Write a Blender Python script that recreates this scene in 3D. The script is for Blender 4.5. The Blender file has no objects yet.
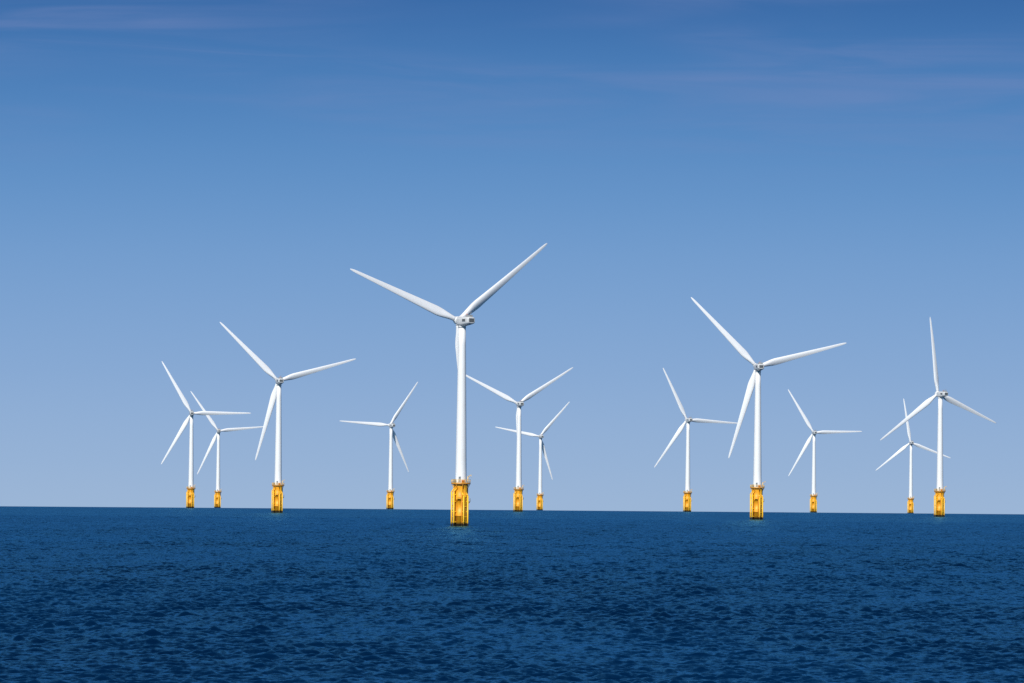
import bpy, bmesh, math
import numpy as np
from mathutils import Matrix, Vector

scene = bpy.context.scene
scene.view_settings.view_transform = 'Standard'
scene.view_settings.look = 'None'
scene.view_settings.exposure = 0
R_EARTH = 730000.0
CAM_H = 17.1
HUB = 80.0

def lin(c):
    return tuple(((v/255)/12.92 if v/255 <= 0.04045 else ((v/255+0.055)/1.055)**2.4) for v in c) + (1.0,)

# ------------------------------------------------------------------ world
SUN_EL, SUN_AZ = math.radians(36), math.radians(-159)   # azimuth from +Y towards +X
world = bpy.data.worlds.new("World"); scene.world = world; world.use_nodes = True
nt = world.node_tree; N = nt.nodes; Lk = nt.links; N.clear()
out = N.new('ShaderNodeOutputWorld'); bg = N.new('ShaderNodeBackground')
Lk.new(bg.outputs[0], out.inputs[0])
sky = N.new('ShaderNodeTexSky'); sky.sky_type = 'NISHITA'; sky.sun_disc = False
sky.sun_elevation = SUN_EL; sky.sun_rotation = SUN_AZ % (2*math.pi)
sky.air_density = 1.0; sky.dust_density = 0.4; sky.ozone_density = 2.5
bg.inputs['Strength'].default_value = 0.09
tc = N.new('ShaderNodeTexCoord'); sep = N.new('ShaderNodeSeparateXYZ')
Lk.new(tc.outputs['Generated'], sep.inputs[0])
mr = N.new('ShaderNodeMapRange'); mr.inputs[1].default_value = -0.01; mr.inputs[2].default_value = 0.11
Lk.new(sep.outputs['Z'], mr.inputs[0])
ramp = N.new('ShaderNodeValToRGB'); ramp.color_ramp.interpolation = 'B_SPLINE'
stops = [(0.00,(158,183,214)),(0.10,(151,179,214)),(0.25,(137,170,212)),(0.45,(115,157,206)),
         (0.62,(91,141,196)),(0.78,(70,121,180)),(0.90,(55,103,164)),(1.0,(45,89,149))]
cr = ramp.color_ramp
cr.elements[0].position = stops[0][0]; cr.elements[0].color = lin(stops[0][1])
cr.elements[1].position = stops[-1][0]; cr.elements[1].color = lin(stops[-1][1])
for p, c in stops[1:-1]:
    e = cr.elements.new(p); e.color = lin(c)
Lk.new(mr.outputs[0], ramp.inputs[0])
# cirrus: broad soft patches broken up by finer wisps
def cloud_noise(scale, loc, rotdeg, det, dist):
    mp = N.new('ShaderNodeMapping'); mp.inputs['Scale'].default_value = scale
    mp.inputs['Rotation'].default_value = (0, math.radians(rotdeg), 0); mp.inputs['Location'].default_value = loc
    Lk.new(tc.outputs['Generated'], mp.inputs[0])
    nz = N.new('ShaderNodeTexNoise'); nz.inputs['Scale'].default_value = 1.0; nz.inputs['Detail'].default_value = det
    nz.inputs['Roughness'].default_value = 0.55; nz.inputs['Distortion'].default_value = dist
    Lk.new(mp.outputs[0], nz.inputs['Vector']); return nz.outputs['Fac']
def mrange(src, a, b2):
    q = N.new('ShaderNodeMapRange'); q.interpolation_type = 'SMOOTHSTEP'
    q.inputs[1].default_value = a; q.inputs[2].default_value = b2
    Lk.new(src, q.inputs[0]); return q.outputs[0]
def mult(a, b2):
    q = N.new('ShaderNodeMath'); q.operation = 'MULTIPLY'; Lk.new(a, q.inputs[0])
    if isinstance(b2, float): q.inputs[1].default_value = b2
    else: Lk.new(b2, q.inputs[1])
    return q.outputs[0]
w1 = mrange(cloud_noise((16, 16, 170), (1.7, 0, 3.2), -3, 7, 0.9), 0.32, 0.76)
w2 = mrange(cloud_noise((9, 9, 60), (6.25, 0, 0.2), -4, 2, 0.2), 0.34, 0.62)
cl = mult(mult(mult(w1, w2), mrange(sep.outputs['Z'], 0.056, 0.078)), 0.34)
cm = N.new('ShaderNodeMix'); cm.data_type = 'RGBA'
Lk.new(cl, cm.inputs[0]); Lk.new(ramp.outputs[0], cm.inputs[6]); cm.inputs[7].default_value = lin((126,142,190))
sc = N.new('ShaderNodeVectorMath'); sc.operation = 'SCALE'; sc.inputs['Scale'].default_value = 1/0.09
Lk.new(cm.outputs[2], sc.inputs[0])
up = N.new('ShaderNodeMapRange'); up.interpolation_type = 'SMOOTHSTEP'
up.inputs[1].default_value = 0.11; up.inputs[2].default_value = 0.4
Lk.new(sep.outputs['Z'], up.inputs[0])
fm = N.new('ShaderNodeMix'); fm.data_type = 'RGBA'
Lk.new(up.outputs[0], fm.inputs[0]); Lk.new(sc.outputs[0], fm.inputs[6]); Lk.new(sky.outputs[0], fm.inputs[7])
Lk.new(fm.outputs[2], bg.inputs['Color'])

sun_d = bpy.data.lights.new("sun", 'SUN'); sun_d.energy = 4.4; sun_d.angle = math.radians(0.5)
sun_d.color = (1.0, 0.96, 0.9)
sun = bpy.data.objects.new("sun", sun_d); scene.collection.objects.link(sun)
sdir = Vector((math.sin(SUN_AZ)*math.cos(SUN_EL), math.cos(SUN_AZ)*math.cos(SUN_EL), math.sin(SUN_EL)))
sun.rotation_euler = sdir.to_track_quat('Z', 'Y').to_euler()

# ------------------------------------------------------------------ camera
cam_d = bpy.data.cameras.new("camera"); cam = bpy.data.objects.new("camera", cam_d)
scene.collection.objects.link(cam); scene.camera = cam
cam_d.sensor_width = 36; cam_d.lens = 5000/1024*36
cam_d.clip_start = 1; cam_d.clip_end = 60000
cam.matrix_world = (Matrix.Translation((0, 0, CAM_H)) @ Matrix.Rotation(math.radians(90)+0.02686, 4, 'X')
                    @ Matrix.Rotation(math.radians(0.45), 4, 'Z'))

# ------------------------------------------------------------------ materials
def new_mat(name):
    m = bpy.data.materials.new(name); m.use_nodes = True
    b = m.node_tree.nodes['Principled BSDF']
    return m, m.node_tree, b

def paint(name, col, rough=0.4, dirt=(0.6,0.58,0.52), amount=0.25, scale=0.25, streak=6, growth=False):
    m, t, b = new_mat(name); n = t.nodes; l = t.links
    c = n.new('ShaderNodeTexCoord')
    mp = n.new('ShaderNodeMapping'); mp.inputs['Scale'].default_value = (scale*streak, scale*streak, scale)
    l.new(c.outputs['Object'], mp.inputs[0])
    z = n.new('ShaderNodeTexNoise'); z.inputs['Scale'].default_value = 1; z.inputs['Detail'].default_value = 5
    l.new(mp.outputs[0], z.inputs['Vector'])
    r = n.new('ShaderNodeMapRange'); r.inputs[1].default_value = 0.42; r.inputs[2].default_value = 0.8
    r.inputs[4].default_value = amount
    l.new(z.outputs['Fac'], r.inputs[0])
    x = n.new('ShaderNodeMix'); x.data_type = 'RGBA'
    x.inputs[6].default_value = (*col, 1); x.inputs[7].default_value = (*dirt, 1)
    l.new(r.outputs[0], x.inputs[0])
    res = x.outputs[2]
    if growth:
        s = n.new('ShaderNodeSeparateXYZ'); l.new(c.outputs['Object'], s.inputs[0])
        z2 = n.new('ShaderNodeTexNoise'); z2.inputs['Scale'].default_value = 1.3; l.new(c.outputs['Object'], z2.inputs['Vector'])
        a = n.new('ShaderNodeMath'); a.operation = 'MULTIPLY_ADD'; a.inputs[1].default_value = -1.6
        l.new(z2.outputs['Fac'], a.inputs[0]); l.new(s.outputs['Z'], a.inputs[2])
        g = n.new('ShaderNodeMapRange'); g.inputs[1].default_value = 0.9; g.inputs[2].default_value = 0.1
        l.new(a.outputs[0], g.inputs[0])
        y = n.new('ShaderNodeMix'); y.data_type = 'RGBA'
        l.new(g.outputs[0], y.inputs[0]); l.new(res, y.inputs[6]); y.inputs[7].default_value = (0.05, 0.035, 0.018, 1)
        res = y.outputs[2]
    l.new(res, b.inputs['Base Color']); b.inputs['Roughness'].default_value = rough
    return m

white = paint("white_tower_paint", (0.79, 0.79, 0.78), 0.42, (0.62, 0.61, 0.58), 0.3, 0.12, 5)
nac_m = paint("pale_grey_nacelle_paint", (0.58, 0.59, 0.59), 0.4, (0.4, 0.4, 0.39), 0.3, 0.4, 2)
blade_m = paint("blade_gelcoat", (0.80, 0.80, 0.80), 0.38, (0.64, 0.64, 0.63), 0.25, 0.1, 3)
yellow = paint("yellow_marine_paint", (0.86, 0.38, 0.010), 0.5, (0.52, 0.15, 0.012), 0.85, 0.35, 2.5, True)
yellow_t = paint("yellow_tube_paint", (0.93, 0.55, 0.022), 0.45, (0.78, 0.32, 0.02), 0.6, 0.4, 2, True)
deckm = paint("deck_edge_paint", (0.66, 0.28, 0.02), 0.5, (0.4, 0.14, 0.02), 0.6, 0.6, 1)
grey = paint("grey_equipment_paint", (0.30, 0.32, 0.33), 0.5, (0.2, 0.2, 0.19), 0.4, 1, 1)
dark = paint("dark_grille", (0.05, 0.055, 0.06), 0.6, (0.1, 0.1, 0.1), 0.4, 1, 1)
grate = paint("steel_grating", (0.30, 0.20, 0.07), 0.6, (0.15, 0.1, 0.05), 0.5, 1, 1)
orange = paint("orange_red_paint", (0.72, 0.16, 0.02), 0.5, (0.5, 0.12, 0.03), 0.3, 1, 1)
red = paint("red_lamp_glass", (0.5, 0.03, 0.02), 0.2, (0.4, 0.05, 0.03), 0.1, 1, 1)

# ------------------------------------------------------------------ mesh helpers
def tube(bm, p, q, r1, r2=None, seg=10, mat=0):
    p, q = Vector(p), Vector(q); r2 = r1 if r2 is None else r2
    d = q-p; M = Matrix.Translation((p+q)/2) @ d.to_track_quat('Z', 'Y').to_matrix().to_4x4()
    g = bmesh.ops.create_cone(bm, cap_ends=True, segments=seg, radius1=r1, radius2=r2, depth=d.length, matrix=M)
    for f in {f for v in g['verts'] for f in v.link_faces}:
        f.material_index = mat; f.smooth = len(f.verts) == 4
def box(bm, c, s, mat=0, rot=None, bevel=0.0):
    M = Matrix.Translation(c) @ (rot or Matrix.Identity(4)) @ Matrix.Diagonal((*s, 1))
    g = bmesh.ops.create_cube(bm, size=1, matrix=M)
    fs = {f for v in g['verts'] for f in v.link_faces}
    for f in fs: f.material_index = mat
    if bevel:
        es = {e for v in g['verts'] for e in v.link_edges}
        rr = bmesh.ops.bevel(bm, geom=list(es), offset=bevel, segments=3, affect='EDGES', profile=0.5)
        for f in rr['faces']: f.material_index = mat; f.smooth = True
def lathe(bm, prof, seg=40, mat=0, axis='Z', cx=0, cy=0):
    rings = []
    for r, z in prof:
        ring = []
        for i in range(seg):
            a = 2*math.pi*i/seg
            if axis == 'Z': co = (cx+r*math.cos(a), cy+r*math.sin(a), z)
            else: co = (r*math.cos(a), z, -r*math.sin(a))
            ring.append(bm.verts.new(co))
        rings.append(ring)
    for k in range(len(rings)-1):
        for i in range(seg):
            j = (i+1) % seg
            f = bm.faces.new((rings[k][i], rings[k][j], rings[k+1][j], rings[k+1][i])); f.smooth = True; f.material_index = mat
    for ring, rev in ((rings[0], True), (rings[-1], False)):
        f = bm.faces.new(ring[::-1] if rev else ring); f.material_index = mat
def finish(bm, name, mats, parent=None):
    bmesh.ops.recalc_face_normals(bm, faces=bm.faces)
    me = bpy.data.meshes.new(name); bm.to_mesh(me); bm.free()
    for m in mats: me.materials.append(m)
    o = bpy.data.objects.new(name, me); scene.collection.objects.link(o)
    if parent: o.parent = parent
    return o

# ------------------------------------------------------------------ one turbine
DECK = 16.3
root = bpy.data.objects.new("wind_turbine", None); scene.collection.objects.link(root)
root.empty_display_size = 5

# foundation (transition piece)
bm = bmesh.new()
lathe(bm, [(2.5,-6),(2.5,3.9),(2.68,3.95),(2.68,4.35),(2.5,4.4),(2.5,10.2),(2.65,10.25),(2.65,10.6),(2.5,10.65),
           (2.5,14.8),(2.75,15.4),(2.75,DECK)], 40)
for a in (-150, -80, 20, 110):   # J tubes running down the body
    a = math.radians(a)
    p = Vector((math.cos(a)*2.78, math.sin(a)*2.78, 0))
    tube(bm, p+Vector((0,0,-5)), p+Vector((0,0,15.0)), 0.2, mat=0, seg=8)
foundation = finish(bm, "foundation", [yellow], root)

# platform
bm = bmesh.new()
lathe(bm, [(2.7,DECK+0.02),(3.75,DECK+0.02),(3.75,DECK+0.46),(2.7,DECK+0.46)], 24)
for k in range(8):
    a = 2*math.pi*(k+0.3)/8
    c, s = math.cos(a), math.sin(a)
    tube(bm, (2.4*c,2.4*s,DECK-2.2), (3.6*c,3.6*s,DECK+0.06), 0.12, seg=8)
lathe(bm, [(2.35,DECK+0.42),(3.68,DECK+0.42),(3.68,DECK+0.5),(2.35,DECK+0.5)], 24, 1)
platform = finish(bm, "platform", [deckm, grate], foundation)
# railing
bm = bmesh.new()
n = 24
for k in range(n):
    a, b2 = 2*math.pi*k/n, 2*math.pi*(k+1)/n
    p = Vector((3.66*math.cos(a), 3.66*math.sin(a), 0)); q = Vector((3.66*math.cos(b2), 3.66*math.sin(b2), 0))
    tube(bm, p+Vector((0,0,DECK+0.5)), p+Vector((0,0,DECK+1.8)), 0.06, seg=6)
    for h in (0.65, 1.2, 1.78):
        tube(bm, p+Vector((0,0,DECK+h)), q+Vector((0,0,DECK+h)), 0.055, seg=6)
railing = finish(bm, "railing", [yellow_t], foundation)

# boat landings
def landing(az, top=13.4):
    bm = bmesh.new()
    rot = Matrix.Rotation(math.radians(az), 4, 'Z')
    def P(x, y, z): return rot @ Vector((x, y, z))
    for sx in (-0.95, 0.95):
        tube(bm, P(sx,-3.5,-4.5), P(sx,-3.5,top), 0.33, seg=12)
        tube(bm, P(sx,-3.5,top), P(sx,-2.2,top+1.4), 0.27, seg=12)
        for z in (1.6, 5.6, 9.6, 12.2):
            tube(bm, P(sx,-3.5,z), P(sx*0.8,-2.1,z), 0.2, seg=8)
    for sx in (-0.3, 0.3):
        tube(bm, P(sx,-3.2,-2), P(sx,-3.2,DECK+0.1), 0.07, seg=6)
    z = -1.5
    while z < DECK-0.3:
        tube(bm, P(-0.3,-3.2,z), P(0.3,-3.2,z), 0.035, seg=5); z += 0.45
    for z in (3.6, 7.6, 11.4):
        tube(bm, P(-0.95,-3.5,z), P(0.95,-3.5,z), 0.12, seg=8)
    return finish(bm, "boat_landing", [yellow_t], foundation)
landing(-62); landing(34, 11.8)
for az, zz in ((-12, 10.8), (-105, 8.0), (86, 9.5)):
    bm = bmesh.new()
    rot = Matrix.Rotation(math.radians(az), 4, 'Z')
    box(bm, rot @ Vector((0,-3.0,zz)), (1.7,1.3,0.2), 0, rot)
    for sx in (-0.8, 0.8):
        tube(bm, rot @ Vector((sx,-3.6,zz)), rot @ Vector((sx,-3.6,zz+1.2)), 0.06, seg=6)
        tube(bm, rot @ Vector((sx,-3.55,zz-.05)), rot @ Vector((sx,-2.2,zz-1.4)), 0.09, seg=6)
    for h in (zz+.6, zz+1.2):
        tube(bm, rot @ Vector((-0.8,-3.6,h)), rot @ Vector((0.8,-3.6,h)), 0.06, seg=6)
    finish(bm, "rest_platform", [yellow_t], foundation)
bm = bmesh.new()
tube(bm, (2.7,-1.8,DECK+0.5), (2.7,-1.8,DECK+3.0), 0.14); tube(bm, (2.7,-1.8,DECK+2.95), (4.1,-2.8,DECK+3.6), 0.1)
tube(bm, (2.7,-1.8,DECK+2.0), (3.5,-2.35,DECK+3.25), 0.06, seg=6); tube(bm, (4.05,-2.77,DECK+3.55), (4.05,-2.77,DECK+2.4), 0.03, seg=5)
finish(bm, "davit_crane", [yellow_t], foundation)
for c, s, a, mm in (((-2.5,-1.9,DECK+1.25), (0.9,0.7,1.5), -40, grey), ((0.9,-3.0,DECK+1.05), (1.2,0.55,1.1), 15, orange)):
    bm = bmesh.new(); box(bm, c, s, 0, Matrix.Rotation(math.radians(a),4,'Z'), 0.05)
    finish(bm, "equipment_cabinet", [mm], foundation)

# tower
bm = bmesh.new()
z0, z1 = DECK+0.45, HUB-2.2
r0, r1 = 2.2, 1.4
prof = [(2.35, z0-0.25), (2.35, z0+0.2), (2.21, z0+0.21)]
for i in range(0, 9):
    t = i/8; prof.append((r0+(r1-r0)*t, z0+0.25+(z1-z0-0.25)*t))
lathe(bm, prof, 64)
tower = finish(bm, "tower", [white], root)
bm = bmesh.new()
rot = Matrix.Rotation(math.radians(-12),4,'Z')
box(bm, rot @ Vector((0,-2.18,DECK+1.9)), (0.95,0.16,2.2), 0, rot, 0.03)
box(bm, rot @ Vector((0,-2.25,DECK+2.45)), (0.4,0.1,0.4), 1, rot)
finish(bm, "door", [grey, dark], tower)

# nacelle (local origin on the yaw axis at hub height, rotor towards +Y)
bm = bmesh.new()
secs = [(-7.6,1.35,-0.9,1.15),(-7.3,1.62,-1.2,1.45),(-6.0,1.75,-1.45,1.65),(-2,1.85,-1.95,1.8),(1.2,1.85,-1.95,1.75),(1.8,1.65,-1.7,1.6)]
rings = []
for y, w, zb, zt in secs:
    ring = []
    for i in range(32):
        a = 2*math.pi*i/32; ca, sa = math.cos(a), math.sin(a); e = 0.55
        x = w*math.copysign(abs(ca)**e, ca); zz = math.copysign(abs(sa)**e, sa)
        z = zz*zt if zz > 0 else -zz*zb
        ring.append(bm.verts.new((x, y, z)))
    rings.append(ring)
for k in range(len(rings)-1):
    for i in range(32):
        j = (i+1) % 32
        f = bm.faces.new((rings[k][i], rings[k][j], rings[k+1][j], rings[k+1][i])); f.smooth = True
bm.faces.new(rings[0]); bm.faces.new(rings[-1])
lathe(bm, [(1.5,-2.7),(1.5,-1.8)], 32)
nacelle = finish(bm, "nacelle", [nac_m], root)
bm = bmesh.new()   # rear grille
box(bm, (0,-7.64,0.15), (2.1,0.12,1.4), 0)
for z in (-0.35,0.0,0.35,0.7):
    box(bm, (0,-7.70,z), (2.1,0.1,0.06), 1)
finish(bm, "cooling_vent", [dark, grey], nacelle)
for sx in (-1, 1):
    bm = bmesh.new(); box(bm, (sx*1.78,-4.4,0.2), (0.14,2.4,1.0), 0)
    for z in (-0.1, 0.2, 0.5): box(bm, (sx*1.82,-4.4,z), (0.12,2.4,0.06), 1)
    finish(bm, "side_vent", [dark, grey], nacelle)
bm = bmesh.new()
box(bm, (0,-5.6,1.95), (2.4,1.6,0.7), 0, None, 0.1)
finish(bm, "roof_cooler", [grey], nacelle)
bm = bmesh.new()
tube(bm, (0,-6.7,1.3), (0,-6.7,3.1), 0.06, seg=6); tube(bm, (-0.5,-6.7,3.05), (0.5,-6.7,3.05), 0.06, seg=6)
tube(bm, (-0.45,-6.7,3.0), (-0.45,-6.7,3.4), 0.07, seg=6); tube(bm, (0.45,-6.7,3.0), (0.45,-6.7,3.4), 0.07, seg=6)
finish(bm, "wind_vane", [grey], nacelle)
bm = bmesh.new()
lathe(bm, [(0.18,1.6),(0.18,2.25),(0.2,2.3),(0.2,2.6),(0.05,2.75)], 12, 0, 'Z', 0, -3.8)
finish(bm, "warning_lamp", [red], nacelle)

# hub with spinner; local Y is the rotor axis, origin in the blade plane
OVER = 3.5
bm = bmesh.new()
lathe(bm, [(1.4,-1.65),(1.52,-1.4),(1.6,-0.6),(1.62,0.3),(1.5,1.1),(1.25,1.8),(0.8,2.3),(0.3,2.52),(0.05,2.55)], 36, 0, 'Y')
for k in range(3):
    a = math.radians(120*k); d = Vector((math.sin(a), 0, math.cos(a)))
    tube(bm, d*1.1, d*1.85, 1.02, 0.98, seg=28)
rotor = finish(bm, "rotor_hub", [white], root)

# blade along +Z, leading edge -X, suction side -Y, pre-bend towards +Y
RAD = 50.4
def blade_mesh():
    bm = bmesh.new(); npt = 28; rings = []
    spans = [1.7,2.4,3.2,4.2,5.4,6.8,8.4,10.2,12.5,15,18,21,24.5,28,31.5,35,38,41,43.5,45.5,47.5,48.8,49.7,50.1,RAD]
    for r in spans:
        if r < 10.2:
            t = (r-1.7)/8.5; s = t*t*(3-2*t); chord = 1.85+(3.75-1.85)*s
        else:
            t = (r-10.2)/(RAD-10.2); s = 1-max(0,(t)); chord = 1.0+2.75*s**1.1
            if r > 47.5: chord *= max(0.15, math.sqrt(max(0, 1-((r-47.5)/(RAD-47.5))**2)))
        bl = min(1, max(0, (r-2.4)/7.0)); bl = bl*bl*(3-2*bl)
        th = (1-bl)*1.0+bl*(0.34-0.2*min(1, max(0,(r-9)/30)))
        twist = math.radians(12*(1-min(1,(r-1.7)/40))**1.5*bl+1.0)
        pb = 0.052*(r-1.7)*(0.4+0.6*(r/RAD))
        le = (0.5*(1-bl)+0.52*bl)*chord
        ring = []
        for i in range(npt):
            a = 2*math.pi*i/npt
            cx = 0.5*(1-math.cos(a)); sgn = 1 if a <= math.pi else -1
            yc = math.sqrt(max(0, cx*(1-cx)))
            ya = 5*(0.2969*math.sqrt(cx)-0.126*cx-0.3516*cx**2+0.2843*cx**3-0.1036*cx**4)
            yt = (1-bl)*yc+bl*ya
            camb = bl*0.03*4*cx*(1-cx)*chord
            x = cx*chord-le; y = -sgn*yt*th*chord-camb
            X = x*math.cos(twist)-y*math.sin(twist); Y = x*math.sin(twist)+y*math.cos(twist)
            ring.append(bm.verts.new((X, Y+pb, r)))
        rings.append(ring)
    for k in range(len(rings)-1):
        for i in range(npt):
            j = (i+1) % npt
            f = bm.faces.new((rings[k][i], rings[k][j], rings[k+1][j], rings[k+1][i])); f.smooth = True
    bm.faces.new(rings[0]); bm.faces.new(rings[-1])
    return bm
b0 = finish(blade_mesh(), "blade", [blade_m], rotor)
for k in (1, 2):
    c = b0.copy(); scene.collection.objects.link(c); c.parent = rotor
    c.rotation_euler = (0, math.radians(120*k), 0)

parts1 = [o for o in scene.objects if o.parent == root]
tree = [(p, [o for o in scene.objects if o.parent == p]) for p in parts1]

STD = "white three-bladed wind turbine on a yellow foundation in open sea"
# x, y, heading (deg, towards -X), blade phase, label
T = [(-19.4,1942,29,38.2,"large white wind turbine with lower blade behind its tower"),
     (-141.0,3030,13,15.9,STD),
     (-269.3,4211,6,0.3,STD),
     (-304.1,5195,9,5.5,STD),
     (-114.5,4762,22,56.2,"white wind turbine with one blade level, yellow foundation in sea"),
     (5.8,3704,15,33.0,"white wind turbine with two raised blades on yellow foundation"),
     (31.7,5405,14,49.0,STD),
     (153.7,4348,17,-3.2,STD),
     (128.8,2614,10,14.8,"large white three-bladed wind turbine on a yellow foundation"),
     (302.8,5000,8,1.6,STD),
     (278.9,3252,25,-22.0,"white wind turbine with one blade upright, on yellow foundation"),
     (450.5,5634,7,-20.3,"small white wind turbine with upright blade, yellow foundation")]

def rotor_matrix(yaw, phase):
    return (Matrix.Translation((0,0,HUB-0.35)) @ Matrix.Rotation(math.radians(yaw),4,'Z') @ Matrix.Rotation(math.radians(5),4,'X')
            @ Matrix.Translation((0,OVER,0)) @ Matrix.Rotation(math.radians(90-phase),4,'Y'))
def nac_matrix(yaw):
    return Matrix.Translation((0,0,HUB-0.35)) @ Matrix.Rotation(math.radians(yaw),4,'Z')
def pose(o, M):
    loc, q, s = M.decompose(); o.location = loc; o.rotation_mode = 'QUATERNION'; o.rotation_quaternion = q

def setup(top, nac, rot_o, t):
    x, y, yaw, ph, lab = t
    top.location = (x, y, -(x*x+y*y)/(2*R_EARTH))
    top["label"] = lab; top["category"] = "wind turbine"; top["group"] = "wind turbines of an offshore wind farm"
    pose(nac, nac_matrix(yaw)); pose(rot_o, rotor_matrix(yaw, ph))
for i, t in enumerate(T):
    if i == 0:
        setup(root, nacelle, rotor, t); continue
    top = root.copy(); scene.collection.objects.link(top)
    nn = rr = None
    for p, kids in tree:
        cp = p.copy(); scene.collection.objects.link(cp); cp.parent = top
        if p == nacelle: nn = cp
        if p == rotor: rr = cp
        for kd in kids:
            ck = kd.copy(); scene.collection.objects.link(ck); ck.parent = cp
    setup(top, nn, rr, t)

# ------------------------------------------------------------------ sea
rng = np.random.default_rng(7)
tin = np.linspace(-0.14, 0.14, 701)
tout = 0.14*np.geomspace(1.02, 20, 26)
tt = np.concatenate([-tout[::-1], tin, tout])
rows = np.concatenate([np.geomspace(1, 370, 50, endpoint=False), np.geomspace(370, 2500, 2800, endpoint=False),
                       np.geomspace(2500, 6000, 400, endpoint=False), np.geomspace(6000, 14000, 50)])
TT, YY = np.meshgrid(tt, rows)
XX = TT*YY
Z = -(XX**2+YY**2)/(2*R_EARTH)
sp = np.maximum(np.where(YY < 2500, 0.00068*YY, 0.0022*YY), 0.0001)
inner = np.clip((0.14-np.abs(TT))/0.01, 0, 1)*np.clip((YY-372)/20, 0, 1)
nw = 140
Ls = np.geomspace(0.9, 8.5, nw)*rng.uniform(0.95, 1.05, nw)
th = math.radians(-96)+rng.normal(0, 0.7, nw)
ph = rng.uniform(0, 2*math.pi, nw)
W = np.zeros_like(Z)
for i in range(nw):
    k = 2*math.pi/Ls[i]; steep = 0.046*min(1.0, (2.2/Ls[i])**1.1)
    fade = np.clip((Ls[i]/sp-2.2)/2, 0, 1)
    mrow = fade[:, 0] > 0
    if not mrow.any(): continue
    a = steep/k
    arg = k*(XX[mrow]*math.cos(th[i])+YY[mrow]*math.sin(th[i]))+ph[i]
    W[mrow] += a*fade[mrow]*np.sin(arg)
# gusts: patches of rougher and calmer water
G = 1+0.35*np.sin(XX/23+2.1*np.sin(YY/71))*np.sin(YY/47+1.7*np.sin(XX/31))
W = (W+1.2*W*np.abs(W))*G
Z = Z+W*inner
nr_, nc_ = Z.shape
verts = np.stack([XX, YY, Z], -1).reshape(-1, 3).astype(np.float32)
idx = np.arange(nr_*nc_, dtype=np.int32).reshape(nr_, nc_)
quads = np.stack([idx[:-1,:-1], idx[:-1,1:], idx[1:,1:], idx[1:,:-1]], -1).reshape(-1, 4)
me = bpy.data.meshes.new("sea")
me.vertices.add(len(verts)); me.vertices.foreach_set("co", verts.ravel())
me.loops.add(quads.size); me.loops.foreach_set("vertex_index", quads.ravel())
me.polygons.add(len(quads)); me.polygons.foreach_set("loop_start", np.arange(0, quads.size, 4, dtype=np.int32))
me.update(calc_edges=True); me.polygons.foreach_set("use_smooth", np.ones(len(quads), dtype=bool))
sea = bpy.data.objects.new("sea", me); scene.collection.objects.link(sea)
sea["kind"] = "structure"; sea["label"] = "deep blue choppy open sea reaching the horizon"; sea["category"] = "sea"

m, t, b = new_mat("sea_water"); n = t.nodes; l = t.links
n.remove(b)
outn = [q for q in n if q.type == 'OUTPUT_MATERIAL'][0]
c = n.new('ShaderNodeTexCoord')
def noise(scale, detail=4, rough=0.55, loc=(0,0,0)):
    mp = n.new('ShaderNodeMapping'); mp.inputs['Scale'].default_value = scale
    mp.inputs['Rotation'].default_value = (0,0,math.radians(6)); mp.inputs['Location'].default_value = loc
    l.new(c.outputs['Object'], mp.inputs[0])
    z = n.new('ShaderNodeTexNoise'); z.inputs['Scale'].default_value = 1; z.inputs['Detail'].default_value = detail
    z.inputs['Roughness'].default_value = rough
    l.new(mp.outputs[0], z.inputs['Vector']); return z
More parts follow.
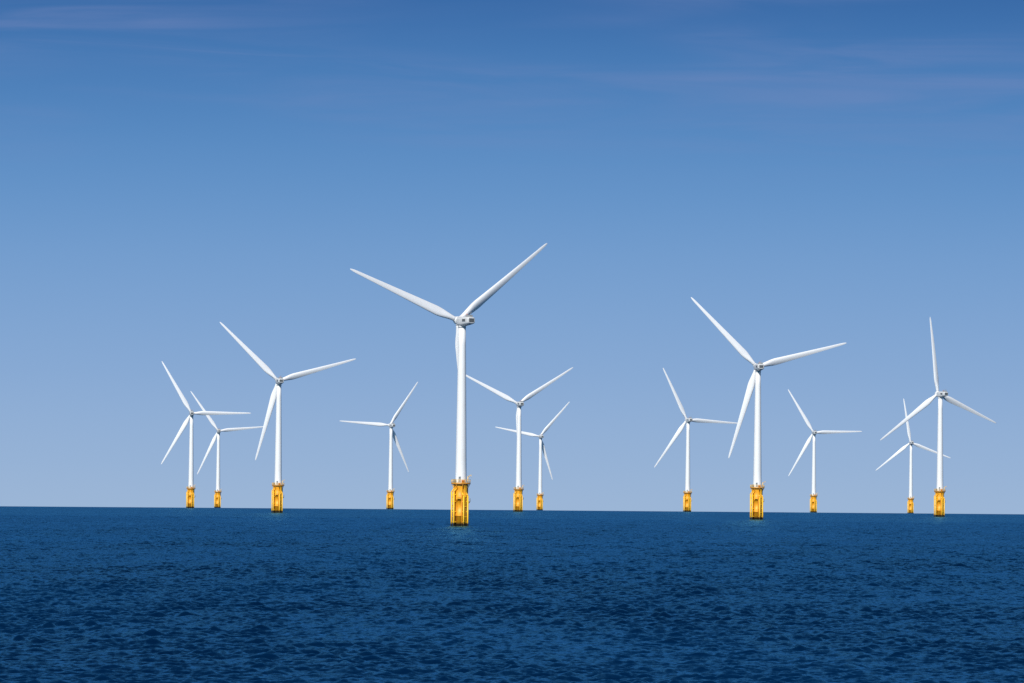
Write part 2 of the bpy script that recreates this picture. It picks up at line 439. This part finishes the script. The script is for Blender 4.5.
# ripple slopes: (noise colour - 0.5) used as a slope field added to the wave normal
geo = n.new('ShaderNodeNewGeometry')
acc = geo.outputs['Normal']
for scl, det, amp, loc in (((1.4,0.55,1), 4, 1.4, (0,0,0)), ((0.34,0.075,1), 4, 0.95, (31,7,0)), ((0.08,0.012,1), 4, 0.6, (5,57,0))):
    z = noise(scl, det, 0.62, loc)
    sb = n.new('ShaderNodeVectorMath'); sb.operation = 'SUBTRACT'; sb.inputs[1].default_value = (0.5,0.5,0.5)
    l.new(z.outputs['Color'], sb.inputs[0])
    ml = n.new('ShaderNodeVectorMath'); ml.operation = 'MULTIPLY'; ml.inputs[1].default_value = (amp, amp, 0)
    l.new(sb.outputs[0], ml.inputs[0])
    ad = n.new('ShaderNodeVectorMath'); ad.operation = 'ADD'
    l.new(acc, ad.inputs[0]); l.new(ml.outputs[0], ad.inputs[1]); acc = ad.outputs[0]
nm = n.new('ShaderNodeVectorMath'); nm.operation = 'NORMALIZE'; l.new(acc, nm.inputs[0])
NRM = nm.outputs[0]
patch = noise((0.012,0.0035,1), 6, 0.6)
pr = n.new('ShaderNodeMapRange'); pr.inputs[1].default_value = 0.35; pr.inputs[2].default_value = 0.65
l.new(patch.outputs['Fac'], pr.inputs[0])
mx = n.new('ShaderNodeMix'); mx.data_type = 'RGBA'
mx.inputs[6].default_value = (0.0001,0.011,0.043,1); mx.inputs[7].default_value = (0.0002,0.021,0.076,1)
l.new(pr.outputs[0], mx.inputs[0])
# light scattered back out of the water body: depends little on the facet's tilt
upv = n.new('ShaderNodeCombineXYZ'); upv.inputs[2].default_value = 1
dif = n.new('ShaderNodeBsdfDiffuse'); l.new(mx.outputs[2], dif.inputs['Color']); l.new(upv.outputs[0], dif.inputs['Normal'])
gl = n.new('ShaderNodeBsdfGlossy'); gl.inputs['Roughness'].default_value = 0.22
gl.inputs['Color'].default_value = (0.26, 0.76, 1.0, 1); l.new(NRM, gl.inputs['Normal'])
fr = n.new('ShaderNodeFresnel'); fr.inputs['IOR'].default_value = 1.33; l.new(NRM, fr.inputs['Normal'])
fc = n.new('ShaderNodeMapRange'); fc.inputs[1].default_value = 0.02; fc.inputs[2].default_value = 0.8
fc.inputs[3].default_value = 0.0; fc.inputs[4].default_value = 0.64
l.new(fr.outputs[0], fc.inputs[0])
ms = n.new('ShaderNodeMixShader'); l.new(fc.outputs[0], ms.inputs[0]); l.new(dif.outputs[0], ms.inputs[1]); l.new(gl.outputs[0], ms.inputs[2])
l.new(ms.outputs[0], outn.inputs['Surface'])
me.materials.append(m)
